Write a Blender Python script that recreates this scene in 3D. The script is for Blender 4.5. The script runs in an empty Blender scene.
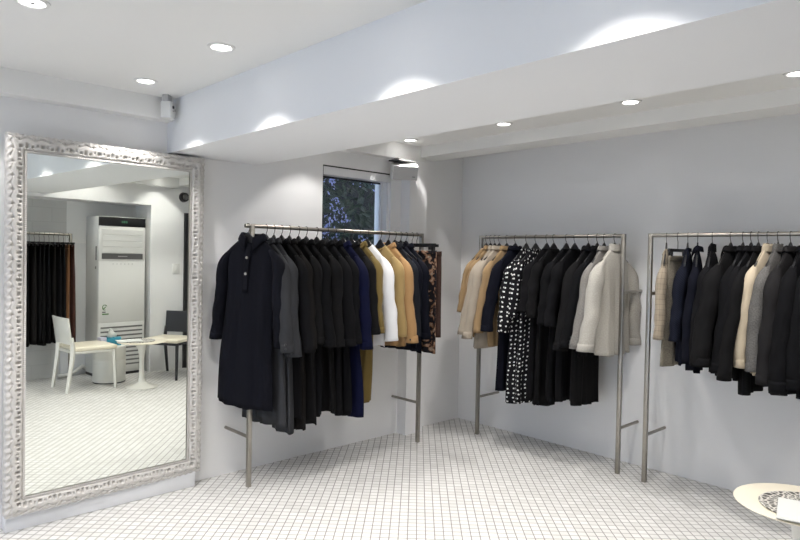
import bpy, bmesh, math, random
from mathutils import Vector, Matrix, noise
C = bpy.context.scene.collection
PI = math.pi
R = math.radians

# ------------------------------------------------------------------ materials
def nmat(name):
    m = bpy.data.materials.new(name); m.use_nodes = True
    return m, m.node_tree.nodes, m.node_tree.links, m.node_tree.nodes['Principled BSDF']

def plain(name, col, rough=.5, metal=0., var=.06, scale=6., bump=0., bscale=200., spec=.5):
    """base colour with a slight procedural variation, optional fine bump"""
    m, N, L, b = nmat(name)
    tc = N.new('ShaderNodeTexCoord'); nz = N.new('ShaderNodeTexNoise'); nz.inputs['Scale'].default_value = scale
    nz.inputs['Detail'].default_value = 4
    L.new(tc.outputs['Object'], nz.inputs['Vector'])
    mx = N.new('ShaderNodeMix'); mx.data_type = 'RGBA'
    mx.inputs[6].default_value = [c*(1-var) for c in col] + [1]
    mx.inputs[7].default_value = [min(1, c*(1+var)) for c in col] + [1]
    L.new(nz.outputs['Fac'], mx.inputs[0]); L.new(mx.outputs[2], b.inputs['Base Color'])
    b.inputs['Roughness'].default_value = rough; b.inputs['Metallic'].default_value = metal
    b.inputs['Specular IOR Level'].default_value = spec
    if bump:
        n2 = N.new('ShaderNodeTexNoise'); n2.inputs['Scale'].default_value = bscale
        L.new(tc.outputs['Object'], n2.inputs['Vector'])
        bp = N.new('ShaderNodeBump'); bp.inputs['Strength'].default_value = bump; bp.inputs['Distance'].default_value = .002
        L.new(n2.outputs['Fac'], bp.inputs['Height']); L.new(bp.outputs['Normal'], b.inputs['Normal'])
    return m

_fab = {}
def fabric(col, kind='plain', col2=None):
    key = (tuple(col), kind, tuple(col2) if col2 else None)
    if key in _fab: return _fab[key]
    m, N, L, b = nmat('fabric_' + kind)
    uv = N.new('ShaderNodeUVMap'); uv.uv_map = 'UVMap'
    b.inputs['Roughness'].default_value = .9; b.inputs['Specular IOR Level'].default_value = .12
    b.inputs['Sheen Weight'].default_value = .10 if max(col) > .1 else 0; b.inputs['Sheen Roughness'].default_value = .5
    c1 = list(col) + [1]; c2 = list(col2 or [min(1, c*1.25) for c in col]) + [1]
    mx = N.new('ShaderNodeMix'); mx.data_type = 'RGBA'; mx.inputs[6].default_value = c1; mx.inputs[7].default_value = c2
    L.new(mx.outputs[2], b.inputs['Base Color'])
    nz = N.new('ShaderNodeTexNoise'); L.new(uv.outputs['UV'], nz.inputs['Vector'])
    def math_(op, a, bb=None, v=None):
        n = N.new('ShaderNodeMath'); n.operation = op
        L.new(a, n.inputs[0])
        if bb is not None: L.new(bb, n.inputs[1])
        elif v is not None: n.inputs[1].default_value = v
        return n.outputs[0]
    sep = N.new('ShaderNodeSeparateXYZ'); L.new(uv.outputs['UV'], sep.inputs[0])
    if kind == 'plain':
        nz.inputs['Scale'].default_value = 9; nz.inputs['Detail'].default_value = 3
        L.new(nz.outputs['Fac'], mx.inputs[0])
    elif kind == 'tweed':
        nz.inputs['Scale'].default_value = 140; nz.inputs['Detail'].default_value = 2
        f = math_('SUBTRACT', nz.outputs['Fac'], v=.35); f = math_('MULTIPLY', f, v=3.2)
        L.new(f, mx.inputs[0]); mx.clamp_factor = True
    elif kind == 'dots':
        vo = N.new('ShaderNodeTexVoronoi'); vo.inputs['Scale'].default_value = 28; vo.inputs['Randomness'].default_value = .35
        vo.voronoi_dimensions = '2D'
        L.new(uv.outputs['UV'], vo.inputs['Vector'])
        L.new(math_('LESS_THAN', vo.outputs['Distance'], v=.178), mx.inputs[0])
    elif kind == 'plaid':
        fx = math_('PINGPONG', sep.outputs[0], v=.013); fz = math_('PINGPONG', sep.outputs[1], v=.016)
        a = math_('LESS_THAN', fx, v=.002); d = math_('LESS_THAN', fz, v=.002)
        L.new(math_('MULTIPLY', math_('ADD', a, d), v=.38), mx.inputs[0])
    elif kind == 'knit':
        fz = math_('PINGPONG', math_('ADD', sep.outputs[1], math_('MULTIPLY', sep.outputs[0], v=.6)), v=.006)
        L.new(math_('MULTIPLY', fz, v=160), mx.inputs[0])
    elif kind == 'stripe':
        fx = math_('PINGPONG', sep.outputs[0], v=.008)
        L.new(math_('LESS_THAN', fx, v=.0016), mx.inputs[0])
    elif kind == 'floral':
        nz.inputs['Scale'].default_value = 22; nz.inputs['Detail'].default_value = 2.5; nz.inputs['Distortion'].default_value = .8
        cr = N.new('ShaderNodeValToRGB'); e = cr.color_ramp
        e.interpolation = 'CONSTANT'
        cols = [(0, (.012, .011, .014)), (.515, (.16, .085, .05)), (.575, (.30, .18, .12)), (.645, (.36, .31, .25)), (.69, (.06, .07, .04))]
        while len(e.elements) < len(cols): e.elements.new(.9)
        for el, (p_, c_) in zip(e.elements, cols): el.position = p_; el.color = list(c_) + [1]
        L.new(nz.outputs['Fac'], cr.inputs[0]); L.new(cr.outputs[0], b.inputs['Base Color'])
    n3 = N.new('ShaderNodeTexNoise'); n3.inputs['Scale'].default_value = 500; L.new(uv.outputs['UV'], n3.inputs['Vector'])
    bp = N.new('ShaderNodeBump'); bp.inputs['Strength'].default_value = .25; bp.inputs['Distance'].default_value = .001
    L.new(n3.outputs['Fac'], bp.inputs['Height']); L.new(bp.outputs['Normal'], b.inputs['Normal'])
    _fab[key] = m
    return m

def emis(name, col, s):
    m, N, L, b = nmat(name)
    b.inputs['Base Color'].default_value = list(col)+[1]
    b.inputs['Emission Color'].default_value = list(col)+[1]; b.inputs['Emission Strength'].default_value = s
    return m

WALL = plain('grey_wall_paint', (.82, .82, .82), .85, var=.02, scale=2, bump=.05)
CEIL = plain('white_ceiling_paint', (.79, .79, .775), .9, var=.015, scale=2)
BEAM = plain('cool_white_paint', (.81, .82, .835), .9, var=.015, scale=2)
TRIMW = plain('white_trim_paint', (.74, .75, .77), .6, var=.02)
STEEL = plain('brushed_steel', (.34, .322, .288), .36, 1., var=.12, scale=30)
BLACKWOOD = plain('black_hanger_wood', (.012, .012, .013), .45)
HOOK = plain('dark_hook_wire', (.09, .085, .08), .35, .9)
SILVER = plain('antique_silver_paint', (.56, .54, .515), .5, .0, var=.08, scale=25)
WHITEP = plain('white_plastic', (.72, .72, .70), .4, var=.02)
CREAMP = plain('cream_lacquer', (.80, .74, .60), .3, var=.02)
WHITEL = plain('white_lacquer', (.74, .73, .68), .3, var=.02)
BLACKP = plain('black_plastic', (.012, .012, .014), .35)
CHARC = plain('charcoal_plastic', (.02, .021, .026), .5)
GREYP = plain('grey_plastic', (.42, .42, .42), .45)
DGREY = plain('dark_grey_plastic', (.10, .10, .10), .5)
PAPER = plain('white_paper', (.64, .655, .63), .7, var=.02)
BLUE = plain('blue_card', (.03, .25, .36), .6, var=.25, scale=18)
VIOLET = plain('pale_violet_card', (.50, .50, .62), .6, var=.15, scale=18)
GREEN = plain('green_print', (.10, .22, .07), .6)
GLOW = emis('lit_lamp_lens', (1., .97, .95), 9.)
LED = emis('green_display_led', (.05, .16, .09), .04)

def floor_mat():
    m, N, L, b = nmat('white_mosaic_tile')
    tc = N.new('ShaderNodeTexCoord'); s = N.new('ShaderNodeSeparateXYZ'); L.new(tc.outputs['Object'], s.inputs[0])
    def mt(op, a, b_=None, v=None):
        n = N.new('ShaderNodeMath'); n.operation = op
        if isinstance(a, float): n.inputs[0].default_value = a
        else: L.new(a, n.inputs[0])
        if b_ is not None: L.new(b_, n.inputs[1])
        elif v is not None: n.inputs[1].default_value = v
        return n.outputs[0]
    T = .0474; k = 1/math.sqrt(2)/T
    u = mt('SUBTRACT', mt('MULTIPLY', mt('ADD', s.outputs[0], s.outputs[1]), v=k), v=.0225/T)
    v = mt('MULTIPLY', mt('SUBTRACT', s.outputs[1], s.outputs[0]), v=k)
    pu = mt('PINGPONG', u, v=.5); pv = mt('PINGPONG', v, v=.5)
    dmin = mt('MINIMUM', pu, pv)
    g = N.new('ShaderNodeMapRange'); g.inputs['From Min'].default_value = .040; g.inputs['From Max'].default_value = .060
    L.new(dmin, g.inputs['Value'])
    cx = N.new('ShaderNodeCombineXYZ'); L.new(mt('FLOOR', u), cx.inputs[0]); L.new(mt('FLOOR', v), cx.inputs[1])
    wn = N.new('ShaderNodeTexWhiteNoise'); wn.noise_dimensions = '2D'; L.new(cx.outputs[0], wn.inputs['Vector'])
    t = N.new('ShaderNodeMix'); t.data_type = 'RGBA'
    t.inputs[6].default_value = (.66, .65, .63, 1); t.inputs[7].default_value = (.75, .74, .725, 1)
    L.new(wn.outputs['Value'], t.inputs[0])
    mx = N.new('ShaderNodeMix'); mx.data_type = 'RGBA'; mx.inputs[6].default_value = (.20, .19, .175, 1)
    L.new(t.outputs[2], mx.inputs[7]); L.new(g.outputs[0], mx.inputs[0])
    L.new(mx.outputs[2], b.inputs['Base Color'])
    b.inputs['Roughness'].default_value = .42
    bp = N.new('ShaderNodeBump'); bp.inputs['Strength'].default_value = .35; bp.inputs['Distance'].default_value = .002
    L.new(g.outputs[0], bp.inputs['Height']); L.new(bp.outputs['Normal'], b.inputs['Normal'])
    return m

def brick_mat():
    m, N, L, b = nmat('painted_brick')
    tc = N.new('ShaderNodeTexCoord'); mp = N.new('ShaderNodeMapping'); L.new(tc.outputs['Object'], mp.inputs[0])
    mp.inputs['Rotation'].default_value = (0, R(90), R(90))
    sx = N.new('ShaderNodeSeparateXYZ'); L.new(tc.outputs['Object'], sx.inputs[0])
    cb = N.new('ShaderNodeCombineXYZ'); L.new(sx.outputs[1], cb.inputs[0]); L.new(sx.outputs[2], cb.inputs[1])
    br = N.new('ShaderNodeTexBrick'); L.new(cb.outputs[0], br.inputs['Vector'])
    br.inputs['Scale'].default_value = 1; br.inputs['Brick Width'].default_value = .4; br.inputs['Row Height'].default_value = .16
    br.inputs['Mortar Size'].default_value = .006
    br.inputs['Color1'].default_value = (.62, .62, .61, 1); br.inputs['Color2'].default_value = (.60, .60, .59, 1)
    br.inputs['Mortar'].default_value = (.57, .57, .56, 1)
    L.new(br.outputs['Color'], b.inputs['Base Color']); b.inputs['Roughness'].default_value = .8
    bp = N.new('ShaderNodeBump'); bp.inputs['Strength'].default_value = .2; bp.inputs['Distance'].default_value = .003; bp.invert = True
    L.new(br.outputs['Fac'], bp.inputs['Height']); L.new(bp.outputs['Normal'], b.inputs['Normal'])
    return m

def plate_mat():
    m, N, L, b = nmat('leaf_patterned_print')
    tc = N.new('ShaderNodeTexCoord')
    s = N.new('ShaderNodeSeparateXYZ'); L.new(tc.outputs['Object'], s.inputs[0])
    at = N.new('ShaderNodeMath'); at.operation = 'ARCTAN2'; L.new(s.outputs[1], at.inputs[0]); L.new(s.outputs[0], at.inputs[1])
    ln = N.new('ShaderNodeVectorMath'); ln.operation = 'LENGTH'; L.new(tc.outputs['Object'], ln.inputs[0])
    cb = N.new('ShaderNodeCombineXYZ')
    mu = N.new('ShaderNodeMath'); mu.operation = 'MULTIPLY'; mu.inputs[1].default_value = 7.; L.new(at.outputs[0], mu.inputs[0])
    mr = N.new('ShaderNodeMath'); mr.operation = 'MULTIPLY'; mr.inputs[1].default_value = 42.; L.new(ln.outputs['Value'], mr.inputs[0])
    L.new(mu.outputs[0], cb.inputs[0]); L.new(mr.outputs[0], cb.inputs[1])
    vo = N.new('ShaderNodeTexVoronoi'); vo.voronoi_dimensions = '2D'; vo.feature = 'DISTANCE_TO_EDGE'; vo.inputs['Scale'].default_value = 1.
    L.new(cb.outputs[0], vo.inputs['Vector'])
    lt = N.new('ShaderNodeMath'); lt.operation = 'GREATER_THAN'; lt.inputs[1].default_value = .17; L.new(vo.outputs['Distance'], lt.inputs[0])
    mx = N.new('ShaderNodeMix'); mx.data_type = 'RGBA'; mx.inputs[6].default_value = (.62, .60, .55, 1); mx.inputs[7].default_value = (.02, .018, .016, 1)
    L.new(lt.outputs[0], mx.inputs[0]); L.new(mx.outputs[2], b.inputs['Base Color']); b.inputs['Roughness'].default_value = .4
    return m

def mirror_mat():
    m, N, L, b = nmat('silvered_glass')
    b.inputs['Base Color'].default_value = (.86, .89, .845, 1); b.inputs['Metallic'].default_value = 1; b.inputs['Roughness'].default_value = .0
    return m
def glass_mat():
    m, N, L, b = nmat('window_glass')
    b.inputs['Base Color'].default_value = (.9, .95, .95, 1); b.inputs['Roughness'].default_value = 0
    b.inputs['Transmission Weight'].default_value = 1; b.inputs['IOR'].default_value = 1.45
    return m
FLOOR = floor_mat(); BRICK = brick_mat(); PLATE = plate_mat(); MIRROR = mirror_mat(); GLASS = glass_mat()

# ------------------------------------------------------------------ mesh helpers
def link(name, me, mat, parent=None, smooth=False):
    o = bpy.data.objects.new(name, me); C.objects.link(o)
    if mat: me.materials.append(mat)
    if smooth:
        for p in me.polygons: p.use_smooth = True
    if parent: o.parent = parent
    return o
def obj(name, bm, mat, parent=None, smooth=False):
    me = bpy.data.meshes.new(name); bmesh.ops.recalc_face_normals(bm, faces=bm.faces[:]); bm.to_mesh(me); bm.free()
    return link(name, me, mat, parent, smooth)
def autosmooth(o, ang=40):
    me = o.data
    for p in me.polygons: p.use_smooth = True
    me.set_sharp_from_angle(angle=R(ang)); return o
def box(bm, a, b, bevel=0., seg=2, mat=None):
    r = bmesh.ops.create_cube(bm, size=1)['verts']
    for v in r:
        v.co = Vector([a[i] + (v.co[i]+.5)*(b[i]-a[i]) for i in range(3)])
    if bevel:
        es = list({e for v in r for e in v.link_edges})
        r2 = bmesh.ops.bevel(bm, geom=es, offset=bevel, segments=seg, affect='EDGES', profile=.5)
        r = list({v for f in r2['faces'] for v in f.verts} | {v for v in r if v.is_valid})
    if mat is not None:
        for v in r: v.co = mat @ v.co
    return r
def bx(name, a, b, mat, parent=None, bevel=0., seg=2):
    bm = bmesh.new(); box(bm, a, b, bevel, seg)
    o = obj(name, bm, mat, parent)
    if bevel: autosmooth(o)
    return o
def tube(bm, pts, rad, n=10, caps=True):
    pts = [Vector(p) for p in pts]; rr = rad if isinstance(rad, (list, tuple)) else [rad]*len(pts)
    rings = []; up = None
    for i, p in enumerate(pts):
        d = (pts[min(i+1, len(pts)-1)] - pts[max(i-1, 0)]).normalized()
        if up is None: up = Vector((0, 0, 1)) if abs(d.z) < .9 else Vector((0, 1, 0))
        s = d.cross(up); 
        if s.length < 1e-6: s = d.cross(Vector((1, 0, 0)))
        s.normalize(); up = s.cross(d).normalized()
        rings.append([bm.verts.new(p + rr[i]*(math.cos(2*PI*k/n)*s + math.sin(2*PI*k/n)*up)) for k in range(n)])
    for a, b in zip(rings, rings[1:]):
        for k in range(n): bm.faces.new((a[k], a[(k+1) % n], b[(k+1) % n], b[k]))
    if caps:
        bm.faces.new(rings[0][::-1]); bm.faces.new(rings[-1])
def tb(name, pts, rad, mat, parent=None, n=12):
    bm = bmesh.new(); tube(bm, pts, rad, n); return autosmooth(obj(name, bm, mat, parent), 50)
def lathe(name, prof, mat, parent=None, n=48, at=(0, 0, 0)):
    bm = bmesh.new(); rings = []
    for r, z in prof:
        if r < 1e-5: rings.append([bm.verts.new((at[0], at[1], at[2]+z))])
        else: rings.append([bm.verts.new((at[0]+r*math.cos(2*PI*k/n), at[1]+r*math.sin(2*PI*k/n), at[2]+z)) for k in range(n)])
    for a, b in zip(rings, rings[1:]):
        for k in range(n):
            k2 = (k+1) % n
            if len(a) == 1 and len(b) == 1: continue
            if len(a) == 1: bm.faces.new((a[0], b[k2], b[k]))
            elif len(b) == 1: bm.faces.new((a[k], a[k2], b[0]))
            else: bm.faces.new((a[k], a[k2], b[k2], b[k]))
    return autosmooth(obj(name, bm, mat, parent), 35)
def tag(o, label, cat, group=None):
    o['label'] = label; o['category'] = cat
    if group: o['group'] = group
    return o
def thing(name, label, cat, loc=(0, 0, 0), rz=0, group=None):
    o = bpy.data.objects.new(name, None); C.objects.link(o); o.empty_display_size = .05
    o.location = loc; o.rotation_euler = (0, 0, rz); return tag(o, label, cat, group)
def st(o): o['kind'] = 'structure'; return o
def sbox(name, a, b, mat, bevel=0): return st(bx(name, a, b, mat, None, bevel))
def multi(name, boxes, mat):
    bm = bmesh.new()
    for a, b in boxes: box(bm, a, b)
    return st(obj(name, bm, mat))

# ------------------------------------------------------------------ room shell (camera stands at x=0, y=0)
XA = -3.76; YB = 4.31; ZC = 2.355; XC = .45; XS = .06; YF = -2.6
st(bx('floor', (XA-.3, YF-.2, -.1), (XC+.2, YB+.2, 0), FLOOR))
st(bx('ceiling', (XA-.3, YF-.2, ZC), (XC+.2, YB+.2, ZC+.1), CEIL))
WY0, WY1, WZ0, WZ1 = 2.762, 3.44, .95, 2.112
multi('wall_left', [((XA-.2, YF-.2, 0), (XA, WY0, ZC)), ((XA-.2, WY1, 0), (XA, YB+.2, ZC)),
                    ((XA-.2, WY0, 0), (XA, WY1, WZ0)), ((XA-.2, WY0, WZ1), (XA, WY1, ZC))], WALL)
sbox('wall_back', (XA, YB, 0), (XC+.2, YB+.2, ZC), WALL)
multi('wall_right', [((XS, 3.37, 0), (XC+.2, YB, ZC)), ((XC, 2.56, 0), (XC+.2, 3.37, ZC))], WALL)
sbox('wall_right_brick', (XC, YF-.2, 0), (XC+.2, 2.56, ZC), BRICK)
multi('wall_front', [((XA, YF-.2, 0), (-3.3, YF, ZC)), ((-.1, YF-.2, 0), (XC, YF, ZC)), ((-3.3, YF-.2, 2.2), (-.1, YF, ZC)), ((-3.3, YF-.2, 0), (-.1, YF, .12))], WALL)
sf = st(bx('window_added', (-3.3, YF-.11, .12), (-.1, YF-.10, 2.2), GLASS))  # unseen shopfront window added to let cool daylight onto the beam
bm = bmesh.new()
for x in (-3.3, -2.25, -1.2, -.15): box(bm, (x, YF-.14, .12), (x+.05, YF-.06, 2.2))
box(bm, (-3.3, YF-.139, .12), (-.1, YF-.061, .17)); box(bm, (-3.3, YF-.139, 2.15), (-.1, YF-.061, 2.2))
obj('window_frame', bm, DGREY, sf)
sbox('trim_1', (XA, 1.60, 2.045), (XS, 2.22, ZC), BEAM)           # the deep ceiling beam
sbox('trim_2', (XA, 3.69, 2.268), (XS, 3.925, ZC), CEIL)          # slim second beam
sbox('trim_3', (XS, YF, 2.01), (XC, 3.37, ZC), WALL)              # soffit over the niche
sbox('trim_4', (XA, YF, 2.228), (XA+.085, 1.60, ZC), CEIL)        # cornice boxes along the left wall
sbox('trim_5', (XA, 2.22, 2.228), (XA+.085, 3.75, ZC), CEIL)
sbox('trim_6', (XS-.07, 2.22, 2.24), (XS, 3.69, ZC), CEIL)
sbox('wall_pilaster', (XA, 3.552, 0), (-3.657, 3.752, 2.228), WALL)
sbox('trim_7', (XC-.012, 2.50, 0), (XC, 2.78, 1.53), TRIMW)       # pale board beside the air conditioner

# window with hedge beyond
w = st(bx('window_1', (XA-.106, WY0+.05, WZ0+.04), (XA-.10, 3.41, 2.045), GLASS))
bm = bmesh.new()
box(bm, (XA-.125, WY0, WZ0), (XA-.09, WY0+.03, WZ1)); box(bm, (XA-.13, 3.402, WZ0), (XA-.075, 3.420, WZ1))
box(bm, (XA-.12, 3.420, WZ0), (XA-.03, WY1, WZ1)); box(bm, (XA-.125, WY0+.03, WZ0), (XA-.09, 3.402, WZ0+.04))
obj('window_frame', bm, TRIMW, w)
bx('blind_box', (XA-.125, WY0+.008, 2.043), (XA-.004, WY1, WZ1-.010), TRIMW, w)
bx('shadow_gap', (XA-.125, WY0, WZ1-.010), (XA-.002, WY1, WZ1-.0005), BLACKP, w)  # solid black strip giving the gap its shade
bx('edge_shadow_gap', (XA-.08, WY0+.0005, WZ0), (XA-.003, WY0+.008, WZ1-.01), BLACKP, w)  # black strip painting the shaded gap between window and wall
bx('head_gasket', (XA-.10, WY0+.03, 2.03), (XA-.088, 3.402, 2.043), BLACKP, w)
random.seed(5)
def leaves(name, mat, n, x0, x1, y0, y1, z0, z1, s0, s1, label, cat, clusters=None):
    bm = bmesh.new()
    cl = [(random.uniform(y0, y1), random.uniform(z0, z1)) for _ in range(clusters)] if clusters else None
    for _ in range(n):
        if cl:
            c_ = random.choice(cl); y, z = random.gauss(c_[0], .022), random.gauss(c_[1], .042)
        else: y, z = random.uniform(y0, y1), random.uniform(z0, z1)
        s = random.uniform(s0, s1)
        M = Matrix.Translation((random.uniform(x0, x1), y, z)) @ Matrix.Rotation(random.uniform(0, 6.3), 4, 'X') @ Matrix.Rotation(random.uniform(-.9, .9), 4, 'Y') @ Matrix.Rotation(random.uniform(-.9, .9), 4, 'Z')
        pts = [(0, 0, -s), (s*.15, s*.42, -s*.2), (s*.1, s*.33, s*.4), (0, 0, s), (s*.1, -s*.33, s*.4), (s*.15, -s*.42, -s*.2)]
        vs = [bm.verts.new(M @ Vector(p)) for p in pts]; bm.faces.new((vs[0], vs[1], vs[2], vs[3])); bm.faces.new((vs[0], vs[3], vs[4], vs[5]))
    o = obj(name, bm, mat); tag(o, label, cat); o['kind'] = 'stuff'; return o
leaves('ivy_foliage', plain('ivy_leaf', (.020, .046, .020), .6, var=.5, scale=5), 3800, -4.75, -4.3, 2.6, 5.2, .0, 2.75, .03, .07, 'dark green ivy foliage seen outside through the window', 'foliage')
leaves('sky_specks', plain('sky_speck_blue', (.42, .46, 1.), .6, var=.4, scale=8), 330, -4.29, -4.22, 2.95, 3.75, 1.45, 2.22, .010, .02, 'violet blue specks coloured as sky light through the ivy outside the window', 'specks', clusters=17)  # blue leaf shapes standing in for bright sky gaps in the ivy
sbox('wall_outside', (-5.0, 2.0, 0), (-4.85, 6.2, 3.2), plain('dark_outdoor_wall', (.016, .020, .021), .9))

# ------------------------------------------------------------------ downlights
POWER = 30.
def downlight(x, y, label, group=None, wide=False, hug=False):
    t = thing('ceiling_downlight', label, 'ceiling light', (x, y, ZC), 0, group)
    bm = bmesh.new(); n = 40; prof = [(.060, 0), (.058, -.005), (.046, -.007), (.040, -.001), (.0395, 0)]
    lathe('trim_ring', prof, WHITEP, t, 40)
    lathe('lamp_lens', [(.0395, -.0005), (.036, -.0025), (.014, -.003), (0, -.003)], GLOW, t, 32)
    lathe('lamp_bulb', [(.011, -.0031), (.011, -.006), (.007, -.008), (0, -.008)], GREYP, t, 20)
    ld = bpy.data.lights.new('lamp', 'SPOT'); ld.energy = POWER*(.55 if wide else 1.)*(.45 if hug else 1)*(.6 if x > -.2 and y > 2 else 1); ld.spot_size = R(150 if wide else 99); ld.spot_blend = .6 if wide else .35; ld.shadow_soft_size = .04
    ld.color = (1., .965, .93)
    lo = bpy.data.objects.new('lamp', ld); C.objects.link(lo); lo.location = (0, 0, -.012); lo.parent = t
    return t
downlight(-2.58, 1.335, 'lit round downlight in the ceiling in front of the deep beam, nearer and larger one')
downlight(-3.385, 1.32, 'lit round downlight in the ceiling above the mirror beside the small white sensor')
downlight(-2.63, .61, 'round downlight cut off by the top edge at the upper left of the photo')
for i, (x, l) in enumerate([(-3.53, 'lit round downlight behind the deep beam closest to the window corner'),
                            (-2.63, 'second lit downlight from the window corner, in the strip behind the deep beam'),
                            (-1.735, 'third lit downlight from the window corner, above the two racks on the back wall'),
                            (-.905, 'lit round downlight behind the deep beam at the right edge of the photo')]):
    downlight(x, 3.42, l)
G = 'downlights outside the photo'
for x, y in [(-1.68, 1.335), (-.83, 1.335), (-3.4, .55), (-1.7, .55), (-.7, .4), (-2.6, -.6), (-1.4, -.6), (-3.4, -.6), (-.4, -.9), (-2.6, -1.8), (-1.2, -1.8)]:
    downlight(x, y, 'round recessed ceiling downlight over the shop floor outside the photo', G, y < 1 and x > -3, x < -3)
for x in (-3.42, -2.63, -1.735, -.905, -.12):  # assumed row behind the beam; wide cones added to fill the walls
    downlight(x, 2.60, 'unseen round ceiling downlight added behind the deep beam', 'added downlights unseen behind the beam', x > -3, x < -3)
downlight(-.12, 3.42, 'round recessed ceiling downlight outside the photo that washes the corner beside the air conditioner')

# ------------------------------------------------------------------ mirror
PHI = R(2.5)
mir = thing('wall_mirror', 'tall mirror in an ornate silver white carved frame standing on a low plinth', 'mirror', (-3.684, 1.270, .095), PHI)
# local frame: x = out of the wall, y = along it, z up
hw, z0, z1 = .443, .083, 1.845
FW = .092
def relief(l, t, flip):
    """height of the carved band; l metres along the side, t 0 inner .. 1 outer"""
    if t < .12: return .008 + .004*abs(math.sin(PI*l/.0105))    # beaded inner lip
    if t < .17: return .004
    tt = (t-.17)/.83; p = .140; s = (l/p) % 1.0
    h = .012 + .013*math.sin(PI*min(1, tt*.92+.04))
    tri = abs(((s*2) % 1.0)-.5)*2                                # chevron groove near the outer edge
    h -= .0055*math.exp(-((tt-(.58+.20*tri))/.035)**2)
    h += .0030*math.sin(2*PI*s*4+7*tt)*math.exp(-((tt-.82)/.14)**2)
    for cx, ct, a_, b_, dep in ((0., .26, .048, .15, .020), (.17, .21, .042, .085, .019), (.83, .21, .042, .085, .019), (.5, .27, .065, .095, .021),
                                (.33, .30, .026, .09, .012), (.67, .30, .026, .09, .012), (.25, .66, .035, .06, .010), (.75, .66, .035, .06, .010)):
        d_ = abs(s-cx); d_ = min(d_, 1-d_)
        h -= dep*math.exp(-(d_/a_)**4-((tt-ct)/b_)**4)
    return max(.001, h)
bm = bmesh.new()
NT = 30
for side in range(4):
    half = hw if side in (0, 2) else (z1-z0)/2
    N_ = 300 if side in (0, 2) else 560
    grid = []
    for i in range(N_+1):
        row = []
        for j in range(NT+1):
            t = j/NT; d = t*FW; q = (-1+2*i/N_)*(half+d)
            hgt = relief(q+half*.37, t, side)
            if j == NT:
                hgt = 0.
            wav = (.0026*math.sin(2*PI*q/.0355)*max(0, (t-.8)/.2)) if t > .8 else 0
            if side == 0: y, z = q, z0-d-wav
            elif side == 2: y, z = q, z1+d+wav
            elif side == 1: y, z = hw+d+wav, (z0+z1)/2+q
            else: y, z = -hw-d-wav, (z0+z1)/2+q
            row.append(bm.verts.new((.008+hgt, y, z)))
        grid.append(row)
    for i in range(N_):
        for j in range(NT):
            f = (grid[i][j], grid[i+1][j], grid[i+1][j+1], grid[i][j+1])
            bm.faces.new(f if side in (0, 3) else f)
box(bm, (-.03, -hw-FW+.003, z0-FW+.004), (.0085, hw+FW-.003, z1+FW-.003))
fr = obj('frame', bm, SILVER, mir)
for pp in fr.data.polygons: pp.use_smooth = True
fr.data.set_sharp_from_angle(angle=R(60))
bm = bmesh.new(); box(bm, (.0085, -hw-.002, z0-.002), (.0105, hw+.002, z1+.002)); obj('mirror_glass', bm, MIRROR, mir)
pl = bx('mirror_plinth', (XA+.001, .748, 0), (-3.682, 1.768, .093), TRIMW, None, .002)
tag(pl, 'low pale grey plinth box on the floor under the big ornate mirror', 'plinth')
# small white sensor box hung where ceiling, cornice and beam meet
t = thing('sensor_box', 'small white sensor box hung under the ceiling in the corner by the beam', 'sensor', (-3.60, 1.535, ZC), R(40))
bx('housing', (-.03, -.034, -.135), (.03, .034, -.04), WHITEP, t, .006)
bx('bracket', (-.022, -.028, -.041), (.012, .024, 0), GREYP, t, .003)
bx('lens_window', (.0295, -.008, -.078), (.032, .012, -.062), BLACKP, t); bx('status_light', (.0295, -.002, -.094), (.0315, .006, -.088), DGREY, t); bx('side_port', (.0295, .02, -.09), (.0315, .026, -.078), DGREY, t)
# wall loudspeaker
t = thing('wall_speaker', 'grey white loudspeaker tilted on a bracket above the window by the corner', 'speaker', (-3.60, 3.43, 2.115), 0)
Ms = Matrix.Rotation(R(-30), 4, 'Z') @ Matrix.Rotation(R(20), 4, 'Y')
bm = bmesh.new(); box(bm, (-.05, -.105, -.06), (.045, .105, .06), .012, 3, Ms); autosmooth(obj('cabinet', bm, WHITEP, t))
bm = bmesh.new(); box(bm, (.0455, -.098, -.053), (.049, .098, .053), .0015, 1, Ms); obj('front_grille', bm, GREYP, t)
bm = bmesh.new(); box(bm, (.0492, .055, -.03), (.0505, .08, -.024), 0, 1, Ms); obj('badge', bm, DGREY, t)
bm = bmesh.new(); box(bm, (-.085, -.09, .080), (.035, .09, .090)); box(bm, (-.09, -.03, .055), (-.05, .03, .112)); obj('bracket', bm, DGREY, t)
# ------------------------------------------------------------------ clothes racks
def rack(label, loc, rz, length, side, lower=.31, upper=1.24, wall=.3, stub=0.):
    """local y along the rail, wall lies towards local side*x"""
    t = thing('clothes_rack', label, 'clothes rack', loc, rz)
    H = 1.62; s = .0135
    for y in (0, length):
        p_ = bx('post', (-s, y-s, 0), (s, y+s, H+.0125), STEEL, t, .003)
        for z in (lower, upper): tb('wall_bracket', [(side*s*.5, y, z), (side*wall, y, z)], .0105, STEEL, t)
    tb('rail', [(0, s*.5-stub, H), (0, length-s*.5, H)], .0125, STEEL, t, 16)
    return t
rack('brushed steel wall rack along the window wall holding the long black coats', (-3.46, 2.012, 0), 0, 1.485, -1, wall=.299, stub=.055)
rack('brushed steel wall rack on the back wall holding the polka dot dresses', (-2.07, 4.035, 0), R(90), 1.235, 1, wall=.274)
rack('brushed steel wall rack on the right cut off by the photo edge', (-.64, 4.02, 0), R(90), 1.235, 1, wall=.289)
rack('brushed steel wall rack with black trousers seen in the mirror', (.20, 1.05, 0), 0, 1.46, 1, upper=1.24, wall=.249)

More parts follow.
